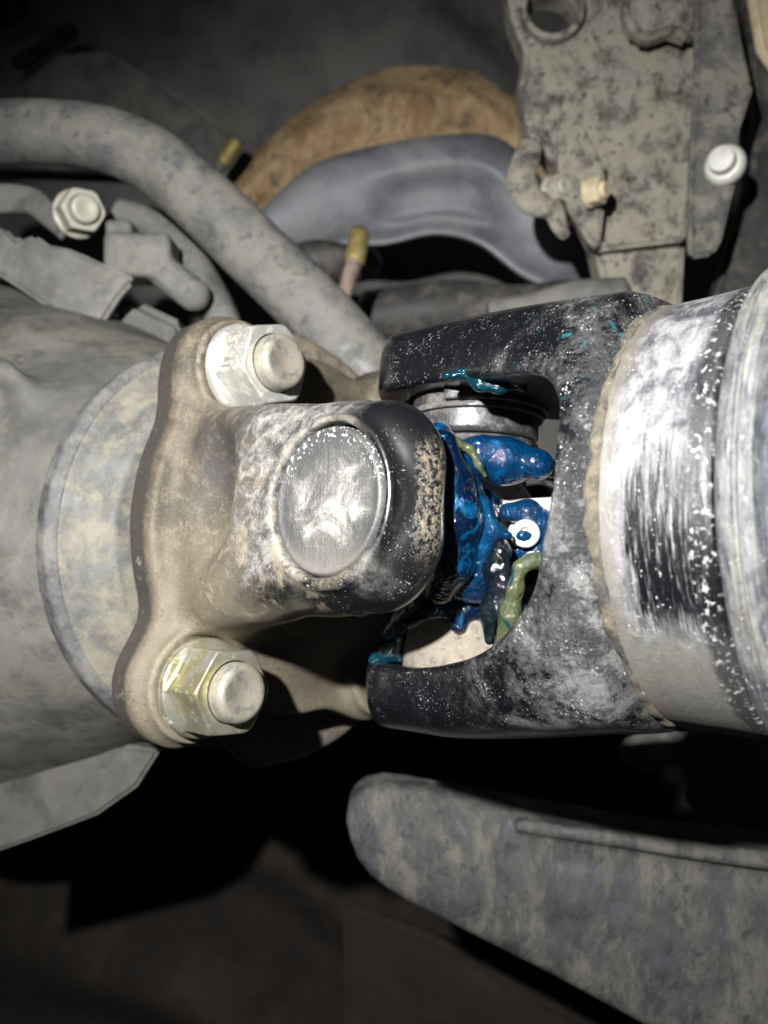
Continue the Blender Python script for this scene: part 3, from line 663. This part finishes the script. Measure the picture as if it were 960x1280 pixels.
def arm_f(x, y, z):
    d2 = polyd(x, z, ARM2)
    dome = 4.0 * (1 - np.exp(np.minimum(d2, 0) / 7.0))
    d = smax(d2, -(y + dome), 3); d = smax(d, y - 14, 3)
    (ax, az), (bx, bz), (cx, cz_) = aq(650, 1026), aq(960, 1070), aq(1080, 1086)
    lip = np.minimum(cap(x, y, z, (ax, -3.2, az), (bx, -3.8, bz), 1.5, 2.3), cap(x, y, z, (bx, -3.8, bz), (cx, -3.8, cz_), 2.3))
    (gx, gz), (hx, hz) = aq(570, 1050), aq(745, 1215)
    d = smin(d, lip, 3); d = smax(d, -cap(x, y, z, (gx, -5.4, gz), (hx, -5.4, hz), 2.5), 2.0)
    (gx, gz), (hx, hz) = aq(640, 1060), aq(1000, 1100)
    d = smax(d, -cap(x, y, z, (gx, -5.2, gz), (hx, -5.4, hz), 2.4), 2.5)
    return d + wob(x, y, z, 9, 0.5)
o = add('control_arm', sdf('control_arm', arm_f, (-14, -16, -162), (118, 18, -60), 1.1), M['mud2'], None, Matrix.Translation((0, AD * MM, 0)))
tag(o, 'broad mud streaked steel arm with a rounded end at the bottom right', 'control arm')
o = add('olive_plate', plate('olive_plate', [(862, 905), (1060, 890), (1060, 1060), (885, 1032), (866, 1010)], 270, 8, 1.5), M['olive'])
tag(o, 'dark olive plate between the driveshaft and the control arm', 'plate')
o = add('pale_boss', sdf('pale_boss', lambda x, y, z: smin(ell(x, y, z, (0, 0, 0), (8, 7, 5)), cap(x, y, z, (0, 0, 0), (14, 2, 4), 3.6), 3), (-12, -10, -9), (22, 10, 12), 0.7), M['grey'], None, Matrix.Translation(at(808, 940, 250) * MM))
tag(o, 'pale rounded boss peeking out below the driveshaft yoke', 'boss')
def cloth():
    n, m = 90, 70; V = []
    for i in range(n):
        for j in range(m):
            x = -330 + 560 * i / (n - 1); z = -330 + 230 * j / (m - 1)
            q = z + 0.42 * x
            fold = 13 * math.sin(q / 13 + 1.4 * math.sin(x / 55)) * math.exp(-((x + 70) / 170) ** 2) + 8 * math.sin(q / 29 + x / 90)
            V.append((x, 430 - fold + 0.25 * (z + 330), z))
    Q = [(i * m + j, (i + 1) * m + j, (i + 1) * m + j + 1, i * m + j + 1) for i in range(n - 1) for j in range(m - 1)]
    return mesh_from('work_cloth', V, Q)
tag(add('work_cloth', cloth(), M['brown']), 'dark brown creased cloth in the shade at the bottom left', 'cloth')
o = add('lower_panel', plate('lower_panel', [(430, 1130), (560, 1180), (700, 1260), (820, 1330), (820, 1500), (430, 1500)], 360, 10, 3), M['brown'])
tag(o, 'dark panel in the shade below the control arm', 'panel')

# ================================================================== companion flange (left of the yoke)
M['rim'] = mat_grime('blue_grey_rim', (0.055, 0.056, 0.060), (0.125, 0.122, 0.115), 10, 0.5, 0.5, 0.1)
M['flface'] = mat_grime('flange_face_dust', (0.085, 0.087, 0.087), (0.165, 0.153, 0.122), 10, 0.52, 0.6, 0.1)
M['fldisc'] = mat_grime('flange_disc_brown', (0.09, 0.074, 0.058), (0.165, 0.138, 0.105), 9, 0.5, 0.65, 0.12)
cf = thing('companion_flange', 'round dusty flange with a blue grey rim bolted behind the yoke', 'flange', frame(-2, 0, -2.0))
add('dust_cover', lathe('dust_cover', rprof([(-74, 20), (-74, 45), (-70, 46.5), (-66.5, 46.0), (-65.5, 42.5), (-63, 41), (-58.4, 38), (-58.4, 20)], 1.2)), M['flface'], cf)
add('rim', lathe('rim', rprof([(-72.5, 45), (-72.5, 47.2), (-68, 47.6), (-66.2, 45.6), (-67, 44)], 0.8)), M['rim'], cf)
def disc_f(x, y, z):
    an = np.arctan2(z, y); rr = ln2(y, z)
    R = 46.5 + 1.2 * np.cos(4 * (an - math.pi / 4))
    far = np.clip((y + 24) / 22, 0, 1); R = R * far + 34.0 * (1 - far) + 5.0 * far
    return ext((rr - R) * 0.95, x, -58.3, -53.3, 1.5)
add('disc', sdf('disc', disc_f, (-61, -55, -55), (-51, 55, 55), 0.8), M['fldisc'], cf)

# ================================================================== flange yoke
EARS = ((-23.4, 30.2), (-28.8, -32.2))           # near upper and near lower bolt; the far pair mirrors them
def yoke_f(x, y, z):
    t, u = x, z
    d2 = ln2(y, u) - 39.5
    for sy in (-1, 1):
        for ey, eu in EARS: d2 = smin(d2, ln2(y - sy * ey, u - sy * eu) - 11.8, 9.0)
    d = ext(d2, t, -53, -44.5, 1.3)
    for sy in (-1, 1):
        for ey, eu in EARS: d = smin(d, ext(ln2(y - sy * ey, u - sy * eu) - 10.7, t, -48, -40.6, 1.2), 2.6)
    hub = smax(smax(ln2(y, u) - (34 - 0.75 * np.clip(t + 48, 0, 40)), -t - 50, 2), t + 22, 3)
    d = smin(d, hub, 7)
    ay = abs(y)
    for k in (0,):
        # lug: parallel sided tongue, rounded end round the bearing bore
        w2 = smin(smax(abs(u) - 16.6 - 0.15 * np.clip(-t, 0, 60), t - 1.0, 1.0), box2(t, u, 0, 0, 16.6, 16.9, 12.5), 3.0)
        outer = 38.3 - 0.0045 * np.clip(-t - 12, 0, 40) ** 2 - 0.003 * u * u - 0.012 * np.clip(t - 4, 0, 40) ** 2
        lug = smax(smax(w2, ay - outer, 9.0), 26.0 - ay - 0.35 * np.clip(-t - 12, 0, 40), 5.0)
        waist = ell(t, ay, u * np.sign(-y), (-32.5, 42.8, 3.5), (9.8, 11.8, 16.0))                       # hollow across the lug behind the bore
        lug = smax(lug, -t - 52, 2)
        d = smin(d, lug, 5.5); d = smax(d, -waist, 2.2)
    # raised lip round the bore and the bore itself
    rr = ln2(t, u)
    lip = ext(abs(rr - 12.9) - 0.7, ay, 30, 38.1, 0.5); d = smin(d, lip, 1.4)
    d = smax(d, -ext(rr - 11.95, ay, 10, 60, 0.2), 0.6)
    for ey, eu in EARS:                                                # nut seats
        d = smax(d, -ext(ln2(y - ey, u - eu) - 9.8, t, -40.9, -20, 0.3), 2.0)
    return d + wob(x, y, z, 6.5, 0.25) + wob(x, y, z, 1.9, 0.06, 2.0)
fy = thing('flange_yoke', 'brown and black forged yoke with a round bore bolted to the flange', 'yoke', frame())
add('forging', sdf('forging', yoke_f, (-56, -54, -54), (21, 54, 54), 0.62), M['yoke'], fy)

# nuts on the two near ears
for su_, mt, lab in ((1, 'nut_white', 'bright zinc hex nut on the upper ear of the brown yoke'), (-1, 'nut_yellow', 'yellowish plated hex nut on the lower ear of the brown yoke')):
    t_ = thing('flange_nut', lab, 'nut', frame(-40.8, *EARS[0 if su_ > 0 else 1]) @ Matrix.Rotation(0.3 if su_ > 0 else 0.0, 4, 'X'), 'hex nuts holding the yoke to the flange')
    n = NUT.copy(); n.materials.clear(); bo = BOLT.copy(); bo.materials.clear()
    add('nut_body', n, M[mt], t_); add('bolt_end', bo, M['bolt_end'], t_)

    if su_ > 0:
        for j, st_ in enumerate((((-1, -1), (-1, 1), (1, 1), (1, -0.6)), ((-1, 0.9), (0, 1), (1, 0.8), (0.2, -0.6), (1, -1)), ((-1, 1), (-1, -1), (0.2, -1), (0.3, 0.9)), ((-1, -0.9), (1, -1), (0.9, 1), (-0.8, 0.9)))):
            P_ = [Vector((5.2 + 1.3 * a_, -7.55, 2.7 - 1.8 * j + 0.6 * b_)) for a_, b_ in st_]
            mk = sweep('embossed_mark', P_, 0.2, 5, 8); mk.transform(Matrix.Rotation(math.radians(-30), 4, 'X'))
            add('embossed_mark', mk, M['bolt_end'], t_)
# ================================================================== cross with four bearing cups
def cross_f(x, y, z):
    d = ell(x, y, z, (0, 0, 0), (12.5, 12.5, 11))
    for a, b in (((0, -22, 0), (0, 22, 0)), ((0, 0, -22), (0, 0, 22))): d = smin(d, cap(x, y, z, a, b, 7.6), 3)
    return d
cr = thing('joint_cross', 'greasy steel cross of the universal joint between both yokes', 'joint cross', frame())
add('spider', sdf('spider', cross_f, (-14, -30, -30), (14, 30, 30), 0.7), M['cross_steel'], cr)
cupp = rprof([(15.5, 6), (15.5, 11.2), (16.3, 11.8), (36.9, 11.8), (38.0, 11.2), (37.6, 10.0), (37.35, 0)], 0.5)
CUP = lathe('bearing_cup', cupp + [(15.5, 0)], 96)
CUPS = lathe('bearing_cup', rprof([(15.5, 6), (15.5, 11.2), (16.3, 11.8), (32.4, 11.8), (33.3, 11.0), (33.3, 0)], 0.5) + [(15.5, 0)], 96)
for rz, rx, mt in ((-math.pi / 2, 0, 'cap_face'), (math.pi / 2, 0, 'cap_steel'), (None, -math.pi / 2, 'cap_steel'), (None, math.pi / 2, 'cap_dusty')):
    if rz is not None: mw = Matrix.Rotation(rz, 4, 'Z')
    else: mw = Matrix.Rotation(rx, 4, 'Y')
    n = (CUP if rz is not None else CUPS).copy(); n.transform(mw)
    o = add('bearing_cup', n, M[mt], cr)
    if mt == 'cap_dusty': o['label'] = 'lower bearing cup coated in dried beige dust'
    if mt == 'cap_face': o['label'] = 'scuffed white end face of the bearing cup in the bore'
    s = lathe('seal', rprof([(12.8, 7.4), (12.8, 11.6), (15.2, 11.9), (15.2, 7.4)], 0.6), 64); s.transform(mw); add('seal', s, M['rubber'], cr)
sr = lathe('snap_ring', rprof([(20.8, 11.9), (20.8, 13.6), (23.4, 13.6), (23.4, 11.9)], 0.4), 90, math.radians(-168), math.radians(120)); sr.transform(Matrix.Rotation(-math.pi / 2, 4, 'Y'))
add('snap_ring', sr, M['cap_steel'], cr)
ns = lathe('cup_step', rprof([(19.6, 11.7), (19.6, 12.7), (20.7, 12.7), (20.7, 11.7)], 0.3), 90); ns.transform(Matrix.Rotation(-math.pi / 2, 4, 'Y'))
add('cup_step', ns, M['cap_steel'], cr)
# machined pad and grease nipple on the cross, pointing out between the arms
def pad_f(x, y, z): return box(x, y, z, (16, -1.5, -1.0), (7.5, 4.0, 4.6), 0.6)
add('machined_pad', sdf('machined_pad', pad_f, (6, -8, -7), (26, 4, 5), 0.4), M['bright'], cr)
NP = loc(657, 667, 139)
nd = (R3i @ Vector((-0.18, -1, 0.02))).normalized()
nm = Matrix.Translation(NP * MM) @ nd.to_track_quat('X', 'Z').to_matrix().to_4x4()
gn = add('grease_nipple', lathe('grease_nipple', rprof([(-9, 0), (-9, 3.0), (-5.0, 3.0), (-4.4, 1.7), (-2.6, 1.6), (-1.6, 2.35), (-0.3, 2.3), (0.0, 1.7), (-0.1, 1.05), (-0.9, 0.95), (-0.9, 0)], 0.25), 48), M['nipple'], cr, nm)

pm = sdf('grease_plug', lambda x, y, z: ell(x, y, z, (-0.25, -0.3, -0.4), (0.55, 1.4, 0.95)), (-1.2, -2.0, -1.6), (0.6, 1.5, 1.0), 0.12)
gp = add('grease_plug', pm, M['blue'], gn)
# ================================================================== driveshaft: yoke, collar, bead, tube
def shaft_yoke_f(x, y, z):
    t = x; rr = ln2(y, z); au = abs(z); ay = abs(y)
    slab_h = np.where(z > 0, 38.8, 41.0) - np.where(z > 0, 6.5, 9.5) * np.clip(t / 40.0, 0, 1)
    halfw = 17.2 + 15.0 * np.clip((t - 4) / 34.0, 0, 1) ** 1.25
    body = smax(smax(ay - halfw, au - slab_h, 6.5), np.where(t > 0, -1e3, ln2(t, y) - 19.3), 2.0)
    body = smax(body, (ln2(y, z * 0.80) - 31.2), 5.0)
    body = smax(body, t - 40.0, 2.0)
    body = smax(body, np.where(t > 0, -17.6 - 0 * t, ln2(t, y) - 19.3), 3.5)
    neck = ext(rr - 30.8, t, 34, 46, 0.6)
    d = smin(body, neck, 5.0)
    # channel between the arms
    ch_h = np.where(z > 0, 23.2, 25.8) - np.where(z > 0, 6.0, 8.0) * np.clip(t / 34.0, 0, 1) ** 1.3
    chan = smax(au - ch_h, t - 35.8, np.where(z > 0, 9.0, 23.0))
    d = smax(d, -chan, 1.6)
    d = smax(d, -ext(ln2(t, y) - 12.1, au, 10, 33.6, 0.2), 0.5)
    return d + wob(x, y, z, 5.5, 0.15, 1.0)
ds = thing('driveshaft', 'black scraped driveshaft with a forked yoke coming in from the right', 'driveshaft', frame())
add('yoke', sdf('yoke', shaft_yoke_f, (-21, -36, -44), (49, 36, 42), 0.62), M['shaft_yoke'], ds)
sm_ = lathe('seam', rprof([(41.0, 28), (40.8, 31.0), (41.4, 32.0), (42.6, 32.1), (43.2, 31.4), (43.2, 28)], 0.5), 260)
for v in sm_.vertices:                                             # uneven sealer bead
    a_ = math.atan2(v.co.z, v.co.y); wv = 0.35 * math.sin(5 * a_ + 1) + 0.22 * math.sin(13 * a_) + 0.15 * math.sin(31 * a_ + 2) + 0.1 * math.sin(57 * a_)
    v.co.x += wv * MM * (1 if v.co.x < 0.0425 else 0.2); k_ = 1 + 0.006 * math.sin(9 * a_ + 3 * wv) + 0.004 * math.sin(43 * a_); v.co.y *= k_; v.co.z *= k_
add('seam', sm_, M['seam'], ds)
add('collar', lathe('collar', rprof([(42.2, 28), (42.4, 31.8), (50, 31.9), (56.6, 32.2), (57.2, 31.4), (58.5, 28)], 0.7), 200), M['collar'], ds)
add('bead', lathe('bead', rprof([(57.5, 28), (57.5, 32.2), (58.5, 34.2), (60.1, 34.9), (60.4, 34.35), (60.75, 34.35), (61.05, 34.9), (62.4, 34.5), (63.1, 33.0), (63.6, 28)], 0.4), 200), M['bead'], ds)
add('tube', lathe('tube', [(63.0, 28), (63.0, 33.4), (66, 34.2), (70, 34.4), (120, 34.4), (135, 33), (150, 31), (168, 31), (168, 28)], 160), M['tube'], ds)

# ================================================================== grease
def chain(pts, k=1.5, wobble=0.25, s=2.2):
    """pts: (px, py, depth, radius mm) -> smooth strand in the joint frame"""
    L = [(np.array(loc(p[0], p[1], p[2])), p[3]) for p in pts]
    lo_ = np.min([a - r for a, r in L], 0) - 1.5; hi_ = np.max([a + r for a, r in L], 0) + 1.5
    def f(x, y, z):
        d = None
        if len(L) == 1: d = sq((x - L[0][0][0]) ** 2 + (y - L[0][0][1]) ** 2 + (z - L[0][0][2]) ** 2) - L[0][1]
        for (a, ra), (b, rb) in zip(L, L[1:]):
            e = cap(x, y, z, a, b, ra, rb); d = e if d is None else smin(d, e, k)
        return d + wob(x, y, z, s, wobble, 0.7)
    return f, lo_, hi_
def grease(name, label, mat, *chains, h=0.4, k=1.2):
    fs = [chain(c) for c in chains]
    lo_ = np.min([c[1] for c in fs], 0); hi_ = np.max([c[2] for c in fs], 0)
    def f(x, y, z):
        d = fs[0][0](x, y, z)
        for c in fs[1:]: d = smin(d, c[0](x, y, z), k)
        return d
    return tag(add(name, sdf(name, f, lo_, hi_, h), M[mat], None, frame()), label, 'grease')
grease('grease_lump', 'thick shiny blue grease lump under the upper bearing cup', 'blue',
       [(572, 565, 143, 1.8), (600, 570, 142, 3.1), (630, 577, 142, 3.8), (645, 579, 142, 3.5)], [(667, 581, 140, 2.7), (671, 582, 140, 2.6)], k=0.4, h=0.3)
grease('grease_curtain', 'dark blue grease curtain hanging beside the rounded lug', 'navy',
       [(548, 545, 147, 2.6), (575, 600, 147, 4.2), (590, 650, 149, 5.6), (590, 700, 150, 6.4), (558, 728, 152, 5.2), (520, 755, 155, 3.6), (492, 788, 157, 2.4)],
       [(600, 660, 151, 5.0), (618, 700, 151, 5.5), (612, 728, 150, 3.6), (590, 730, 149, 3.6)], [(560, 700, 149, 4.0), (535, 745, 151, 3.6)], [(554, 555, 138, 2.2), (566, 600, 137.5, 3.2), (572, 650, 138, 3.8), (566, 700, 140, 3.8), (550, 735, 143, 3.0)], h=0.45, k=3.0)
grease('grease_strand', 'bright blue sheet of grease sagging from the lug towards the grease nipple', 'blue',
       [(562, 572, 139, 0.9), (586, 604, 139.5, 1.6), (597, 640, 140.5, 2.2), (596, 680, 142, 3.2), (590, 705, 143.5, 3.8), (580, 726, 145, 3.2)],
       [(590, 690, 143, 2.6), (575, 715, 145, 3.2), (552, 735, 148, 2.4)],
       [(604, 690, 143, 3.0), (610, 716, 144, 3.0), (604, 732, 145, 2.4)], [(600, 648, 139, 1.0), (618, 664, 138, 0.7), (636, 670, 137.5, 0.6)], h=0.32, k=3.2)
grease('grease_rope', 'green translucent grease rope hanging below the grease nipple', 'green',
       [(694, 714, 136, 0.8), (684, 703, 136, 1.1), (664, 701, 136, 1.1), (650, 710, 136, 1.1), (645, 735, 136, 1.2), (638, 768, 137, 1.5), (628, 803, 138, 1.4)], h=0.26)
grease('grease_drop', 'teal grease drop at the corner of the lower arm', 'teal',
       [(652, 745, 138, 0.6), (650, 770, 138, 1.0), (645, 795, 138, 1.2), (638, 806, 139, 0.8)], h=0.26)
grease('grease_streak', 'thin yellow green streak along the top of the blue grease lump', 'green',
       [(548, 548, 139.5, 0.6), (570, 554, 139, 0.7), (588, 562, 138.8, 0.6), (598, 580, 138.2, 0.6), (606, 594, 138.5, 0.4)], h=0.22)
grease('clear_grease', 'clear glistening grease between the blue sheet and the green rope', 'clear',
       [(622, 672, 139, 0.8), (626, 690, 139, 1.5), (618, 712, 139, 1.7), (622, 735, 139, 1.4), (612, 765, 139.5, 1.5), (612, 800, 140, 0.9)], [(628, 700, 138, 1.2), (632, 730, 138, 1.2), (622, 765, 138.5, 1.2)], h=0.26, k=0.6)
grease('nipple_grease', 'blue grease collar round the white grease nipple', 'blue',
       [(636, 640, 143, 1.5), (660, 640, 142, 1.9), (680, 655, 142, 2.0), (684, 675, 142, 1.8), (672, 692, 142, 1.7), (650, 690, 143, 1.4)], h=0.3)
grease('grease_smear', 'thin teal smear along the lower edge of the upper yoke arm', 'teal',
       [(560, 470, 141, 0.7), (585, 466, 141, 1.0), (600, 478, 140, 1.1), (625, 484, 139, 0.9), (650, 480, 138, 0.7), (656, 488, 137, 0.6)], h=0.22)
grease('grease_dab', 'dark teal dab at the left end of the lower yoke arm', 'teal',
       [(466, 826, 158, 0.9), (478, 820, 158, 1.7), (490, 808, 157, 1.9), (500, 797, 156, 1.5)], [(488, 818, 156.5, 1.2), (500, 824, 156, 0.7)], h=0.3)
grease('black_drip', 'black grease drip over the beige lower bearing cup', 'navy',
       [(512, 778, 148, 1.0), (540, 762, 147, 1.5), (568, 764, 147, 1.6), (573, 782, 146.5, 1.1), (582, 762, 147, 1.5), (604, 766, 147, 1.5)], h=0.35)
